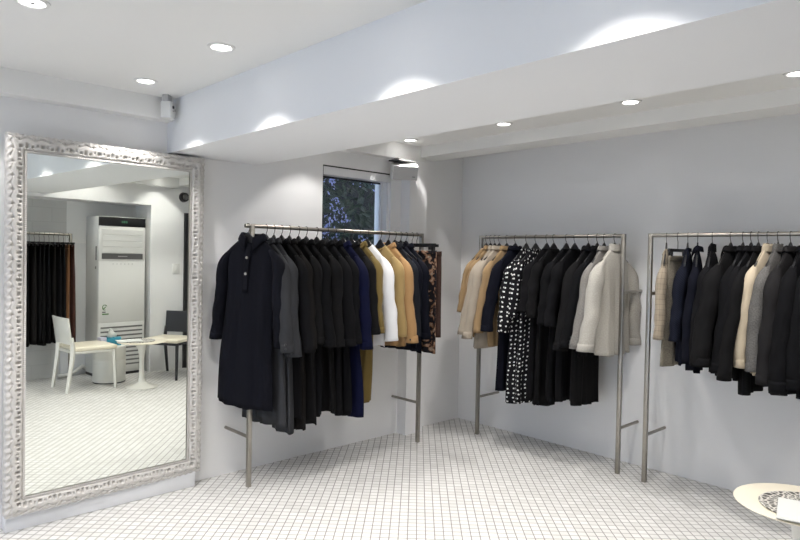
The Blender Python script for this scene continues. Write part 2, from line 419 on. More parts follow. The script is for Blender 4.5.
# ------------------------------------------------------------------ hangers and garments
def hanger_parts(t, half=.175, drop=.110, neck=-.058, clip=False):
    bm = bmesh.new()
    lp = .0149
    pts = [(0, 0, neck-.012), (0, 0, -.042), (.010, 0, -.026)] + [(lp*math.cos(a), 0, lp*math.sin(a)) for a in [R(d) for d in range(-40, 221, 20)]]
    tube(bm, pts, .0021, 6); autosmooth(obj('hook', bm, HOOK, t), 60)
    bm = bmesh.new(); n = 24; rings = []
    for i in range(n+1):
        u = -1+2*i/n; x = u*half
        if clip: zc, hh, th = neck-.012, .010, .006
        else:
            zc = neck - .018 - drop*abs(u)**1.05; hh = .009 + .020*math.exp(-(u/.26)**2); th = .0042
        rings.append([bm.verts.new((x, sy*th, zc+sz*hh)) for sy, sz in ((-1, -1), (1, -1), (1, 1), (-1, 1))])
    for a, b in zip(rings, rings[1:]):
        for k in range(4): bm.faces.new((a[k], a[(k+1) % 4], b[(k+1) % 4], b[k]))
    bm.faces.new(rings[0]); bm.faces.new(rings[-1][::-1])
    obj('clip_bar' if clip else 'shoulder_arm', bm, BLACKWOOD, t)
    if clip:
        for sx in (-1, 1):
            bx('clip', (sx*half*.78-.012, -.011, neck-.050), (sx*half*.78+.012, .011, neck-.021), BLACKWOOD, t, .003)
    return t

def sm(x): x = max(0, min(1, x)); return x*x*(3-2*x)
def add_solid(o, th=.003):
    md = o.modifiers.new('thickness', 'SOLIDIFY'); md.thickness = th; md.offset = -1
def sheet_tube(name, mat, parent, f, nu, nv, uvf):
    """closed-around tube surface f(u index, v index)"""
    vs = [f(i, j) for j in range(nv+1) for i in range(nu)]
    fs = [(j*nu+i, j*nu+(i+1) % nu, (j+1)*nu+(i+1) % nu, (j+1)*nu+i) for j in range(nv) for i in range(nu)]
    me = bpy.data.meshes.new(name); me.from_pydata(vs, [], fs)
    ul = me.uv_layers.new(name='UVMap')
    for p in me.polygons:
        for li, vi in zip(p.loop_indices, p.vertices):
            ul.data[li].uv = uvf(vi % nu, vi // nu)
        us = [ul.data[li].uv[0] for li in p.loop_indices]
        if max(us)-min(us) > .2:
            for li in p.loop_indices:
                if ul.data[li].uv[0] < max(us)-.2: ul.data[li].uv[0] += uvf(nu, 0)[0]-uvf(0, 0)[0]
    return link(name, me, mat, parent, True)

def open_sheet(name, mat, parent, f, nu, nv, uvf):
    vs = [f(i, j) for j in range(nv+1) for i in range(nu+1)]; W_ = nu+1
    fs = [(j*W_+i, j*W_+i+1, (j+1)*W_+i+1, (j+1)*W_+i) for j in range(nv) for i in range(nu)]
    me = bpy.data.meshes.new(name); me.from_pydata(vs, [], fs)
    ul = me.uv_layers.new(name='UVMap')
    for p in me.polygons:
        for li, vi in zip(p.loop_indices, p.vertices): ul.data[li].uv = uvf(vi % W_, vi // W_)
    return link(name, me, mat, parent, True)

def garment(name, label, cat, loc, rz, mat, w=.195, hem=.5, cuff=.88, T=.035, hemw=None, neck=1.528, drop=.100, sleeve=True, sr=.050,
            splay=13, far=3, seed=0, collar='shirt', buttons=0, cuffbtn=0, amp=.013, group=None, bend=.02, belt=False, near=1, pinch=.13, nh=.058):
    """loc = point on the rail axis; local x = shoulder line (near end +x), -y = front"""
    rnd = random.Random(seed*7+3)
    Z = lambda z: z-1.62                                     # heights given above the floor
    t = thing(name, label, cat, loc, rz, group)
    hemw = hemw or w*1.08
    ph = [rnd.uniform(0, 6.28) for _ in range(8)]; fq = rnd.uniform(2.2, 3.2)
    NU = 60; NV = 32
    def ztop(x, front):
        ax = abs(x)
        if ax < nh: return Z(neck) - (.030 if front else .006)*(1-(ax/nh)**2)
        k = (ax-nh)/(w-nh)
        return Z(neck) - drop*(k**1.05) - .012*max(0, k-.8)*5*max(0, k-.8)
    def f(i, j):
        a = 2*PI*i/NU; s = math.cos(a); sg = 1 if math.sin(a) >= 0 else -1   # sg -1 = front
        v = (j/NV)**1.15
        W = w*(1-pinch*sm(v/.22)) + (hemw-w*(1-pinch))*sm((v-.15)/.85)
        zt = ztop(s*w, sg < 0); zb = Z(hem) + .012*math.sin(2.2*s+ph[0]) + .008*sg*math.sin(3*s+ph[1])
        z = zt + (zb-zt)*v; x = s*W
        op = .010*max(0, 1-max(0, abs(s*w)-nh*.8)/.012)
        th = max(op, .0015 + (T-.0015)*(math.sin(PI/2*min(1, v/.20)))**.62) + .25*T*v
        y = sg*th*max(0, 1-abs(s)**2.6)**.5
        fold = amp*(v**.8)*(math.sin(fq*PI*s+ph[2]+1.1*math.sin(2.5*v+ph[3])) + .6*math.sin(fq*2.1*PI*s+ph[4]+v))
        y += fold + .0025*math.sin(23*s+ph[6]+6*v)*sm(v/.3)
        x += .006*v*math.sin(9*v+ph[5])
        return (x, y, z)
    arc = [0.]
    for i in range(NU): arc.append(arc[-1] + (Vector(f(i+1, NV*.6)) - Vector(f(i, NV*.6))).length)
    ub = lambda i: arc[i]
    body = sheet_tube('body', mat, t, f, NU, NV, lambda i, j: (ub(i), -((j/NV)**1.15)*(neck-hem)))
    add_solid(body)
    if sleeve:
        for sd in (-1, 1):
            ns, nl = 20, 26
            spl = splay if sd == near else far
            f0, f1 = R(36), R(90-spl-rnd.uniform(-2, 2)); p5 = rnd.uniform(0, 6.28); p6 = rnd.uniform(0, 6.28); bd = bend*rnd.uniform(.4, 1.3)
            Ltot = (neck-drop+.018) - cuff
            dirs = [f0+(f1-f0)*sm((k+.5)/nl/.30) - .06*math.sin(PI*max(0, (k/nl-.3)/.7)) for k in range(nl)]
            stp = Ltot/sum(math.sin(d) for d in dirs)
            path = [(w-.052, Z(neck-drop)+.018)]
            for d in dirs: path.append((path[-1][0]+math.cos(d)*stp, path[-1][1]-math.sin(d)*stp))
            dirs.append(dirs[-1])
            def ring(q):
                a1 = sr*(.22+.62*sm(q/.26))*(1-.10*q); a2 = max(.012, min(T*1.25, sr*.9))*(.30+.75*sm(q/.24))*(1-.05*q)
                return a1, a2
            def ctr(j):
                q = j/nl
                return path[j][0], -bd*math.sin(PI*min(1, q*.85)) - bd*1.1*q**2 + .004*math.sin(8*q+p5), path[j][1]
            def g(i, j, sd=sd):
                a = 2*PI*i/ns; q = j/nl; a1, a2 = ring(q)
                if j == 0: a1 *= .3; a2 *= .3
                wr = 1+.07*sm(q/.3)*math.sin(17*q+p5+1.7*math.cos(a+p6)) + .05*sm((q-.2)/.3)*math.sin(31*q+p6+2.5*math.sin(a))
                cx, cy, cz = ctr(j); d = dirs[j]
                e = a1*math.cos(a)*wr
                return (sd*(cx + e*math.sin(d)), cy + a2*math.sin(a)*wr, cz + e*math.cos(d))
            sl = sheet_tube('sleeve', mat, t, g, ns, nl, lambda i, j: (i/ns*sr*5.2, -j*stp)); add_solid(sl)
            def cf(i, j, sd=sd):
                a = 2*PI*i/ns; jj = nl-2; q = 1; a1, a2 = ring(q); k = 1.07+.02*math.sin(2*a+p5)
                cx, cy, cz = ctr(nl); px, py, pz = ctr(nl-2); u = j/3*1.02
                return (sd*(px+(cx-px)*u + a1*k*math.cos(a)), py+(cy-py)*u + a2*k*math.sin(a), pz+(cz-pz)*u)
            if collar in ('shirt', 'lapel', 'high'):
                cu = sheet_tube('cuff', mat, sl, cf, ns, 3, lambda i, j: (i/ns*sr*5.2, -Ltot-j*.02)); add_solid(cu, .002)
            if cuffbtn and sd == near:
                for k in range(cuffbtn):
                    j = nl-1 if k == 0 else nl-1-k
                    cx, cy, cz = ctr(j); a1, a2 = ring(1)
                    bmx = bmesh.new(); bmesh.ops.create_uvsphere(bmx, u_segments=10, v_segments=6, radius=.0075)
                    for v_ in bmx.verts: v_.co = Vector((v_.co.x*.7+sd*(cx+a1*.72), v_.co.y+cy-a2*.85, v_.co.z+cz))
                    obj('cuff_button', bmx, BLACKP, sl, True)
    if collar in ('shirt', 'lapel'):
        big = 1.25 if buttons else 1.
        gap = R(14 if collar == 'shirt' else 26); nc, rows = 44, 8
        def c_(i, j):
            a = -PI/2 + gap + (2*PI-2*gap)*i/nc; q = j/rows
            fr_ = max(0, -math.sin(a)); dip = .030*fr_**2 + .006*max(0, math.sin(a))
            rx, ry = nh+.003, max(T*.75, .024)
            if q < .4: up = .030*big*(q/.4); out = 1.
            else:
                k = (q-.4)/.6; ln = (.034+.040*fr_**5)*big
                up = .030*big - ln*k + .004*math.sin(PI*k); out = 1.06+.30*k+.10*k*fr_**5
            return (rx*out*math.cos(a)*(1+(.12*fr_**6*q)), ry*(out+.04)*math.sin(a), Z(neck)-dip-.004+up)
        co = open_sheet('collar', mat, t, c_, nc, rows, lambda i, j: (i/nc*.4, j/rows*.08)); add_solid(co, .0028)
    elif collar:
        hgt = {'high': .048, 'band': .012, 'knit': .022}[collar]; nc, rows = 32, 5
        def c_(i, j):
            a = 2*PI*i/nc; fr_ = math.sin(a) < 0; q = j/rows
            dip = (.030 if fr_ else .006)*abs(math.sin(a))
            k = 1.02-.10*q
            return ((nh+.004)*k*math.cos(a), max(T*.8, .024)*k*math.sin(a), Z(neck)-dip-.008+hgt*q)
        co = sheet_tube('collar', mat, t, c_, nc, rows, lambda i, j: (i/nc*.4, j/rows*.05)); add_solid(co, .003)
    if buttons:
        bt = plain('shell_button', (.30, .29, .27), .3)
        def pk(i, j):
            u, v = i/4, j/14; z = Z(neck)-.030-.30*v
            vv = (Z(neck)-.03-z)/(neck-hem)
            return (-.016+.036*u, -T*(.55+.5*sm(vv/.10))-.008-.12*T*vv*2, z)
        add_solid(open_sheet('placket', mat, t, pk, 4, 14, lambda i, j: (i*.01, -j*.02)), .003)
        for k in range(buttons):
            z = Z(neck)-.120-.098*k
            bmx = bmesh.new()
            bmesh.ops.create_cone(bmx, segments=14, radius1=.0085, radius2=.0075, depth=.005, cap_ends=True, matrix=Matrix.Translation((.002, -T*1.05-.014-.003*k, z)) @ Matrix.Rotation(R(90), 4, 'X'))
            obj('button', bmx, bt, t)
    if belt:
        cx = w+.05
        tb('belt_tie', [(cx-.02, -.03, Z(cuff+.12)), (cx+.02, -.05, Z(cuff+.05)), (cx+.02, -.055, Z(cuff-.08)), (cx+.015, -.05, Z(cuff-.15))], [.008, .011, .013, .010], mat, t, 8)
    return t

def hang_skirt(name, label, cat, loc, rz, mat, w=.16, top=1.50, hem=.76, hemw=.17, T=.018, legs=False, seed=0, group=None, xoff=0.):
    rnd = random.Random(seed*11+5); t = thing(name, label, cat, loc, rz, group)
    Z = lambda z: z-1.62; ph = [rnd.uniform(0, 6.28) for _ in range(5)]
    NU, NV = 40, 20
    def f(i, j):
        a = 2*PI*i/NU; s = math.cos(a); sg = 1 if math.sin(a) >= 0 else -1; v = j/NV
        W = w+(hemw-w)*v; th = .006+(T-.006)*sm(v/.3)+T*.3*v
        y = sg*th*max(0, 1-abs(s)**3)**.5 + .010*v*math.sin(3*PI*s+ph[0]+v)
        if legs: y *= 1+.15*math.sin(PI*v); 
        zb = Z(hem)+.006*math.sin(2*s+ph[1])
        return (xoff+s*W, y, Z(top)+(zb-Z(top))*v)
    o = sheet_tube('cloth', mat, t, f, NU, NV, lambda i, j: (i/NU*4*w, -(j/NV)*(top-hem))); add_solid(o, .0025)
    def b_(i, j):
        a = 2*PI*i/NU; s = math.cos(a); sg = 1 if math.sin(a) >= 0 else -1
        return (xoff+s*(w+.002), sg*.009*max(0, 1-abs(s)**3)**.5, Z(top)+.004-.035*j/3)
    o = sheet_tube('waistband', mat, t, b_, NU, 3, lambda i, j: (i/NU*4*w, -j*.012)); add_solid(o, .002)
    return t

def hanger(loc, rz, what, rackname, clip=False, half=.172, drop=.112, neck=-.058):
    t = thing('clip_hanger' if clip else 'coat_hanger', 'black %s carrying the %s' % ('clip hanger' if clip else 'hanger', what), 'hanger', loc, rz, 'black hangers on the ' + rackname)
    return hanger_parts(t, half, drop, neck, clip)

BK = [(.0036, .0036, .0044), (.0047, .0046, .0050), (.0028, .0029, .0036), (.0062, .0054, .0052)]
def black(i): return fabric(BK[i % 4], 'plain', [c*1.6 for c in BK[i % 4]])
CH = fabric((.026, .027, .030), 'plain', (.037, .038, .042)); NAVY = fabric((.0032, .0038, .0078), 'plain', (.0048, .0056, .0115))
ROYAL = fabric((.0026, .0036, .018), 'plain', (.004, .0055, .027)); OLIVE = fabric((.145, .10, .032), 'plain', (.18, .13, .045))
WHITE = fabric((.72, .72, .74), 'plain', (.80, .80, .81)); MUST = fabric((.29, .20, .08), 'plain', (.34, .24, .105))
TAN = fabric((.33, .19, .082), 'plain', (.38, .23, .105)); SLATE = fabric((.010, .012, .016), 'plain', (.016, .018, .024))
BROWN = fabric((.060, .035, .028), 'tweed', (.035, .020, .018)); FLORAL = fabric((0, 0, 0), 'floral')
CAMEL = fabric((.25, .165, .085), 'plain', (.30, .205, .11)); BEIGE = fabric((.31, .265, .21), 'plain', (.36, .315, .255))
DOTS = fabric((.008, .008, .010), 'dots', (.75, .75, .73)); GREYT = fabric((.15, .142, .132), 'tweed', (.23, .22, .205))
IVORY = fabric((.34, .325, .29), 'tweed', (.43, .41, .37)); PLAID = fabric((.29, .245, .185), 'plaid', (.12, .085, .06))
TWEED2 = fabric((.17, .15, .115), 'tweed', (.27, .24, .19)); KNITN = fabric((.0032, .0042, .009), 'knit', (.011, .013, .024))
CREAM = fabric((.46, .39, .28), 'plain', (.52, .44, .33)); GREY = fabric((.085, .082, .078), 'tweed', (.145, .14, .135))
DCH = fabric((.012, .0115, .012), 'plain', (.018, .017, .018))

# rack along the window wall: local x -> world +x, front towards the mirror end
XR = -3.46
RA = 'window wall rack'
G1 = Vector((XR, 1.984, 1.62)); q1 = R(24)
g1 = garment('shirt_coat', 'black navy shirt coat facing out at the near end of the rack, two buttons', 'coat', G1 + Vector((math.cos(q1), math.sin(q1), 0))*.040, q1,
             fabric((.0034, .0037, .0066), 'plain', (.0048, .0052, .009)), w=.172, hem=.515, cuff=.90, T=.040, hemw=.208, neck=1.545, drop=.080, sr=.048, splay=5, far=3, seed=1, buttons=2, amp=.010, bend=.0, pinch=.05, nh=.072)
g1.rotation_euler = (0, R(2.8), q1)
hanger(G1, q1, 'black shirt coat that faces out', RA, neck=-.050)
A = [ # y, name, what, category, material, kwargs
 (2.112, 'shirt_dress', 'charcoal grey shirt dress', 'first charcoal grey shirt dress behind the front black coat', 'dress', CH, dict(hem=.40, cuff=.87, T=.030, cuffbtn=2, hemw=.23)),
 (2.168, 'shirt_dress', 'second charcoal shirt dress', 'second charcoal grey shirt dress, its lit sleeve beside the long black coats', 'dress', CH, dict(hem=.36, cuff=.84, T=.032, cuffbtn=2, hemw=.24)),
 (2.225, 'coat', 'long black coat beside the charcoal dresses', 'long black coat hanging right after the two charcoal dresses', 'coat', black(0), dict(hem=.42, cuff=.86, T=.03, collar='lapel')),
 (2.285, 'coat', 'brownish black coat', 'brownish black long coat, second after the charcoal dresses', 'coat', black(3), dict(hem=.36, cuff=.88, T=.034, belt=True)),
 (2.355, 'coat', 'belted black coat', 'black belted coat with hanging tie, third after the charcoal dresses', 'coat', black(1), dict(hem=.38, cuff=.90, T=.032, belt=True)),
 (2.415, 'dress', 'black dress fourth after the charcoal dresses', 'plain black dress, fourth after the charcoal dresses', 'dress', black(2), dict(hem=.42, cuff=.88, T=.03)),
 (2.500, 'coat', 'black coat in front of the window edge', 'black coat with pale sleeve edge in front of the left window edge', 'coat', black(1), dict(hem=.42, cuff=.87, T=.036)),
 (2.585, 'coat', 'black coat two before the royal navy coat', 'long black coat, second to the left of the royal navy coat', 'coat', black(0), dict(hem=.41, cuff=.87, T=.034)),
 (2.655, 'coat', 'black coat just before the royal navy coat', 'long black coat just left of the royal navy coat', 'coat', black(2), dict(hem=.40, cuff=.88, T=.032)),
 (2.725, 'coat', 'royal navy long coat', 'long royal navy blue coat among the black coats', 'coat', ROYAL, dict(hem=.37, cuff=.84, hemw=.235, T=.034)),
 (2.800, 'jacket', 'black jacket between navy and olive coats', 'black jacket between the royal navy coat and the olive coat', 'jacket', black(1), dict(hem=.86, cuff=.93, T=.032)),
 (2.870, 'coat', 'olive mustard coat', 'long olive mustard coat left of the white blouse', 'coat', OLIVE, dict(hem=.42, cuff=.93, T=.030, hemw=.125, cuffbtn=2)),
 (2.945, 'blouse', 'white blouse', 'bright white blouse with full sleeves between olive and mustard garments', 'blouse', WHITE, dict(hem=.83, cuff=.87, T=.036, sr=.062, collar='band', amp=.016)),
 (3.07, 'shirt', 'mustard beige top', 'mustard beige top right of the white blouse', 'shirt', MUST, dict(hem=.86, cuff=.89, T=.030, sr=.06, collar='band')),
 (3.15, 'shirt', 'tan camel shirt', 'tan camel long sleeved shirt right of the mustard top', 'shirt', TAN, dict(hem=.80, cuff=.85, T=.034, sr=.058, cuffbtn=1)),
 (3.215, 'shirt', 'dark slate shirt', 'dark slate shirt just right of the tan shirt', 'shirt', SLATE, dict(hem=.80, cuff=.88, w=.165, splay=2, T=.028)),
 (3.275, 'jacket', 'dark navy jacket', 'dark navy jacket with standing collar left of the floral skirt', 'jacket', NAVY, dict(hem=.76, cuff=.82, w=.165, splay=2, T=.030, collar='high')),
 (3.330, 'shirt', 'navy black shirt next to the floral skirt', 'navy black shirt directly next to the floral skirt', 'shirt', NAVY, dict(hem=.75, cuff=.85, w=.165, splay=2, T=.028)),
]
for k, (y, nm, what, lab, cat, m_, kw) in enumerate(A):
    kw = dict(kw); kw.setdefault('w', .188); kw.setdefault('splay', 7); kw.setdefault('collar', 'shirt')
    rz = R(random.Random(k).uniform(-4, 5))
    garment(nm, lab, cat, (XR, y, 1.62), rz, m_, seed=k+10, group='garments on the window wall rack', **kw)
    hanger((XR, y, 1.62), rz, what, RA)
hang_skirt('skirt', 'black skirt with orange and cream floral print near the corner', 'skirt', (XR, 3.395, 1.62), R(3), FLORAL, w=.12, top=1.495, hem=.74, hemw=.135, seed=4, group='garments on the window wall rack', xoff=.125)
hanger((XR, 3.395, 1.62), R(3), 'floral print skirt', RA, clip=True, half=.235, neck=-.066)
hang_skirt('trousers', 'dark brown folded trousers behind the floral skirt nearest the corner', 'trousers', (XR, 3.445, 1.62), R(-2), BROWN, w=.11, top=1.49, hem=.86, hemw=.12, seed=5, group='garments on the window wall rack', xoff=.16)
hanger((XR, 3.445, 1.62), R(-2), 'dark brown trousers', RA, clip=True, half=.235, neck=-.072)

# back wall racks: local x -> world -y (towards the camera)
def run(L_, y, rackname, grp, s0):
    for k, (x, nm, what, lab, cat, m_, kw) in enumerate(L_):
        kw = dict(kw); kw.setdefault('w', .178); kw.setdefault('collar', 'shirt'); clip = kw.pop('clip', False)
        rz = R(-90 + random.Random(k+s0).uniform(-4, 4) + kw.pop('yaw', 0))
        if clip: hang_skirt(nm, lab, cat, (x, y, 1.62), rz, m_, seed=k+s0, group=grp, **{a: b for a, b in kw.items() if a in ('w', 'top', 'hem', 'hemw', 'T', 'legs')})
        else: garment(nm, lab, cat, (x, y, 1.62), rz, m_, seed=k+s0, group=grp, **kw)
        hanger((x, y, 1.62), rz, what, rackname, clip, half=.13 if clip else .172, neck=-.085 if clip else -.058)
B = [
 (-3.252, 'shirt', 'tan shirt at the corner end', 'tan shirt with three quarter sleeves at the corner end of the polka dot rack', 'shirt', CAMEL, dict(hem=.90, cuff=1.02, splay=10, T=.022, collar='band')),
 (-3.208, 'jacket', 'light camel jacket', 'light camel jacket, second from the corner end', 'jacket', CAMEL, dict(hem=.84, cuff=1.04, splay=10, T=.022)),
 (-3.165, 'coat', 'pale beige coat', 'pale beige short coat left of its slightly longer beige twin', 'coat', BEIGE, dict(hem=.765, cuff=.86, splay=11, hemw=.235, T=.026)),
 (-3.120, 'coat', 'longer pale beige coat', 'pale beige short coat between the other beige coat and the camel coat', 'coat', BEIGE, dict(hem=.75, cuff=.83, splay=11, hemw=.245, T=.03)),
 (-3.046, 'coat', 'camel coat beside the navy dress', 'camel brown coat directly left of the long navy dress', 'coat', CAMEL, dict(hem=.77, cuff=.88, splay=6, hemw=.21, T=.028)),
 (-2.964, 'dress', 'long navy dress', 'long dark navy dress left of the polka dots', 'dress', NAVY, dict(hem=.44, cuff=.90, splay=6, T=.036)),
 (-2.861, 'dress', 'left polka dot dress', 'black dress with white polka dots, the left and fuller of the two', 'dress', DOTS, dict(hem=.375, cuff=.90, splay=3, T=.040, collar='band')),
 (-2.775, 'dress', 'right polka dot dress', 'black dress with white polka dots, the right one half hidden by black dresses', 'dress', DOTS, dict(hem=.385, cuff=1.02, T=.034, collar='band', splay=3)),
 (-2.677, 'dress', 'black dress right of the dots', 'long black short sleeved dress just right of the polka dots', 'dress', black(0), dict(hem=.42, cuff=1.06, splay=4, T=.034, collar='band')),
 (-2.617, 'dress', 'second black short sleeved dress', 'second long black short sleeved dress right of the polka dots', 'dress', black(1), dict(hem=.40, cuff=1.03, splay=4, T=.032, collar='band')),
 (-2.511, 'dress', 'third black dress', 'third long black dress right of the polka dots, loose elbow sleeves', 'dress', black(2), dict(hem=.43, cuff=.99, splay=5, T=.036, collar='band', sr=.06)),
 (-2.442, 'dress', 'fourth black dress', 'fourth long black dress, third to the left of the grey tweed blazer', 'dress', black(0), dict(hem=.45, cuff=.98, splay=5, T=.03, collar='band', sr=.058)),
 (-2.334, 'jacket', 'black long sleeved coat', 'long black coat with full sleeve, second left of the grey blazer', 'coat', black(1), dict(hem=.44, cuff=.84, splay=11, T=.036, sr=.06)),
 (-2.265, 'jacket', 'black jacket beside the grey blazer', 'black jacket directly left of the grey tweed blazer', 'jacket', black(2), dict(hem=.80, cuff=.87, splay=11, T=.028)),
 (-2.212, 'blazer', 'grey tweed blazer', 'light grey tweed blazer with dark cuff buttons', 'blazer', GREYT, dict(hem=.86, cuff=.87, splay=12, T=.026, collar='lapel', cuffbtn=3)),
 (-2.134, 'jacket', 'ivory jacket', 'ivory wool jacket with wide sleeves and high collar at the right end of the rack', 'jacket', IVORY, dict(hem=.815, cuff=.86, T=.036, sr=.068, splay=12, collar='high', bend=-.02)),
]
run(B, 4.035, 'polka dot rack', 'garments on the polka dot rack', 40)
D = [
 (-1.771, 'jacket', 'beige checked jacket', 'beige jacket with fine brown check at the left end of the right rack', 'jacket', PLAID, dict(hem=.98, cuff=.97, T=.022, collar='band', splay=2, w=.15, yaw=22)),
 (-1.698, 'skirt', 'beige tweed skirt on clips', 'beige brown tweed skirt on a clip hanger', 'skirt', TWEED2, dict(clip=True, w=.125, top=1.485, hem=.80, hemw=.17, T=.022)),
 (-1.637, 'cardigan', 'navy knitted cardigan', 'navy cardigan with diagonal knit pattern', 'cardigan', KNITN, dict(hem=.84, cuff=.97, splay=2, w=.15, yaw=20, T=.026, collar='knit')),
 (-1.577, 'shirt', 'dark navy shirt', 'dark navy shirt between the knit cardigan and the black jackets', 'shirt', NAVY, dict(hem=.80, cuff=.86, splay=1, w=.155, yaw=20, T=.024)),
 (-1.491, 'jacket', 'black jacket with raised collar', 'black jacket with raised collar right of the navy shirt', 'jacket', black(0), dict(hem=.85, cuff=.88, splay=4, w=.165, yaw=12, T=.030, collar='high')),
 (-1.385, 'jacket', 'broad black jacket', 'broad black jacket hanging alone left of the bunched black jackets', 'jacket', black(1), dict(hem=.80, cuff=.86, splay=9, T=.038, sr=.06)),
 (-1.318, 'jacket', 'first bunched black jacket', 'black jacket, third to the left of the cream coat', 'jacket', black(2), dict(hem=.80, cuff=.84, splay=8, T=.028)),
 (-1.274, 'jacket', 'second bunched black jacket', 'black jacket, second to the left of the cream coat', 'jacket', black(0), dict(hem=.78, cuff=.82, splay=8, T=.026)),
 (-1.235, 'jacket', 'black jacket beside the cream coat', 'black jacket directly left of the cream coat', 'jacket', black(1), dict(hem=.72, cuff=.80, splay=8, T=.026, bend=.03)),
 (-1.187, 'coat', 'cream coat', 'cream coat glowing between the black jackets and the grey coat', 'coat', CREAM, dict(hem=.845, cuff=.87, T=.026, collar='high', splay=-1)),
 (-1.134, 'coat', 'grey tweed coat', 'mid grey tweed coat right of the cream coat', 'coat', GREY, dict(hem=.83, cuff=.86, T=.028, collar='high', splay=1)),
 (-1.071, 'coat', 'charcoal coat', 'charcoal coat right of the grey tweed coat', 'coat', DCH, dict(hem=.73, cuff=.80, splay=4, T=.032)),
 (-1.010, 'coat', 'black coat at the photo edge', 'black coat at the right edge of the photo after the charcoal coat', 'coat', black(0), dict(hem=.74, cuff=.78, splay=4, T=.032)),
 (-.945, 'coat', 'last black coat', 'last black coat, mostly outside the right edge of the photo', 'coat', black(2), dict(hem=.73, cuff=.80, splay=4, T=.032)),
]
run(D, 4.02, 'right hand rack', 'garments on the right hand rack', 80)
# black trousers on the rack that only the mirror shows (local x -> world x)
for k in range(12):
    y = 1.945 + k*.049
    br = k >= 10
    lab = ('rust brown trousers at the end of the rack in the mirror, %s pair' % ('inner' if k == 10 else 'outer')) if br else 'pair of long black trousers on the rack reflected in the mirror'
    hang_skirt('trousers', lab, 'trousers', (.20, y, 1.62), R(random.Random(k).uniform(-5, 5)), (fabric((.16, .075, .035), 'plain') if k == 10 else fabric((.05, .022, .018), 'plain')) if br else black(k), w=.165, top=1.505,
               hem=(.45 + .02*math.sin(k*2.1)), hemw=.18, T=.021, legs=True, seed=k+200, group=None if br else 'black trousers reflected in the mirror')
    t = thing('clip_hanger', ('black clip hanger carrying the %s brown trousers in the mirror' % ('inner' if k == 10 else 'outer')) if br else 'black clip hanger carrying black trousers on the rack in the mirror', 'hanger', (.20, y, 1.62), 0, None if br else 'clip hangers reflected in the mirror')
    hanger_parts(t, .17, .0, -.085, True)

# ------------------------------------------------------------------ tulip table and what lies on it
TX, TY, TZ = -.70, 2.90, .49
t = thing('tulip_table', 'small round cream tulip table at the lower right edge of the photo', 'table', (TX, TY, 0))
lathe('tabletop', [(0, TZ-.016), (.20, TZ-.016), (.238, TZ-.006), (.245, TZ-.002), (.245, TZ), (.243, TZ+.001), (0, TZ+.001)], CREAMP, t, 72)
lathe('pedestal', [(0, 0), (.165, 0), (.166, .006), (.14, .016), (.08, .032), (.045, .055), (.030, .10), (.025, .20), (.027, .32), (.040, .41), (.07, .455), (.11, TZ-.017), (0, TZ-.017)], WHITEL, t, 56)
pd = bpy.data.objects.new('patterned_plate', None)
pm = lathe('patterned_plate', [(0, 0), (.155, 0), (.172, .003), (.173, .006), (.171, .007), (.15, .0045), (0, .0045)], PLATE, None, 64)
pm.location = (-.672, 2.872, TZ+.0012); tag(pm, 'round dish with black and white leaf pattern on the tulip table', 'plate')
bm = bmesh.new(); box(bm, (-.10, -.122, 0), (.10, .122, .005), .001, 1)
bk = obj('booklet', bm, PAPER); bk.location = (-.655, 2.785, TZ+.0090); bk.rotation_euler = (0, 0, R(14)); tag(bk, 'plain white booklet lying over the patterned dish on the tulip table', 'booklet')

# ------------------------------------------------------------------ chairs seen in the mirror
def chair(label, loc, rz, fm, sm_, seat_pad, group=None, back_h=.76):
    """local +y = facing direction"""
    t = thing('dining_chair', label, 'chair', loc, rz); h = .225; SH = .44
    bm = bmesh.new(); box(bm, (-h+.01, -h+.02, SH-.05), (h-.01, h-.005, SH-.022), .004); autosmooth(obj('seat_frame', bm, fm, t))
    bm = bmesh.new(); box(bm, (-h+.0, -h+.035, SH-.022), (h, h+.01, SH+.012), .014, 3)
    for v in bm.verts:
        if v.co.z > SH: v.co.z += .006-.25*(v.co.x**2)*0 + .02*max(0, abs(v.co.x)-.15)
    autosmooth(obj('seat', bm, sm_, t))
    for sx in (-1, 1):
        bm = bmesh.new(); tube(bm, [(sx*(h-.018), h-.02, SH-.03), (sx*(h-.012), h-.005, 0)], [.022, .017], 4); autosmooth(obj('leg', bm, fm, t), 30)
        bm = bmesh.new(); tube(bm, [(sx*(h-.016), -h-.035, 0), (sx*(h-.014), -h+.012, SH-.10), (sx*(h-.014), -h+.018, SH+.01), (sx*(h-.018), -h+.006, SH+.12)], [.018, .024, .024, .018], 4); autosmooth(obj('leg', bm, fm, t), 30)
    bm = bmesh.new(); n = 14; zr = [SH+.05, SH+.13, back_h-.06, back_h]
    fv, bv = [], []
    for zi, z in enumerate(zr):
        lean = -.004-(z-SH)*.13
        for i in range(n+1):
            u = -1+2*i/n; wv = h*(.97+.03*zi/3)
            y = -h+.02+lean - .018*(1-u*u)
            fv.append(bm.verts.new((u*wv, y, z))); bv.append(bm.verts.new((u*wv, y-.016, z)))
    W_ = n+1
    for zi in range(3):
        for i in range(n):
            a = zi*W_+i
            bm.faces.new((fv[a], fv[a+1], fv[a+1+W_], fv[a+W_])); bm.faces.new((bv[a], bv[a+W_], bv[a+1+W_], bv[a+1]))
    for i in range(n):
        bm.faces.new((fv[i], bv[i], bv[i+1], fv[i+1])); b0 = 3*W_+i; bm.faces.new((fv[b0], fv[b0+1], bv[b0+1], bv[b0]))
    for zi in range(3):
        a = zi*W_; bm.faces.new((fv[a], fv[a+W_], bv[a+W_], bv[a])); a = zi*W_+n; bm.faces.new((fv[a], bv[a], bv[a+W_], fv[a+W_]))
    autosmooth(obj('backrest', bm, fm, t), 50)
    return t
chair('white chair with cream seat seen in the mirror left of the tulip table', (-.322, 2.48, 0), R(2), WHITEL, CREAMP, True)
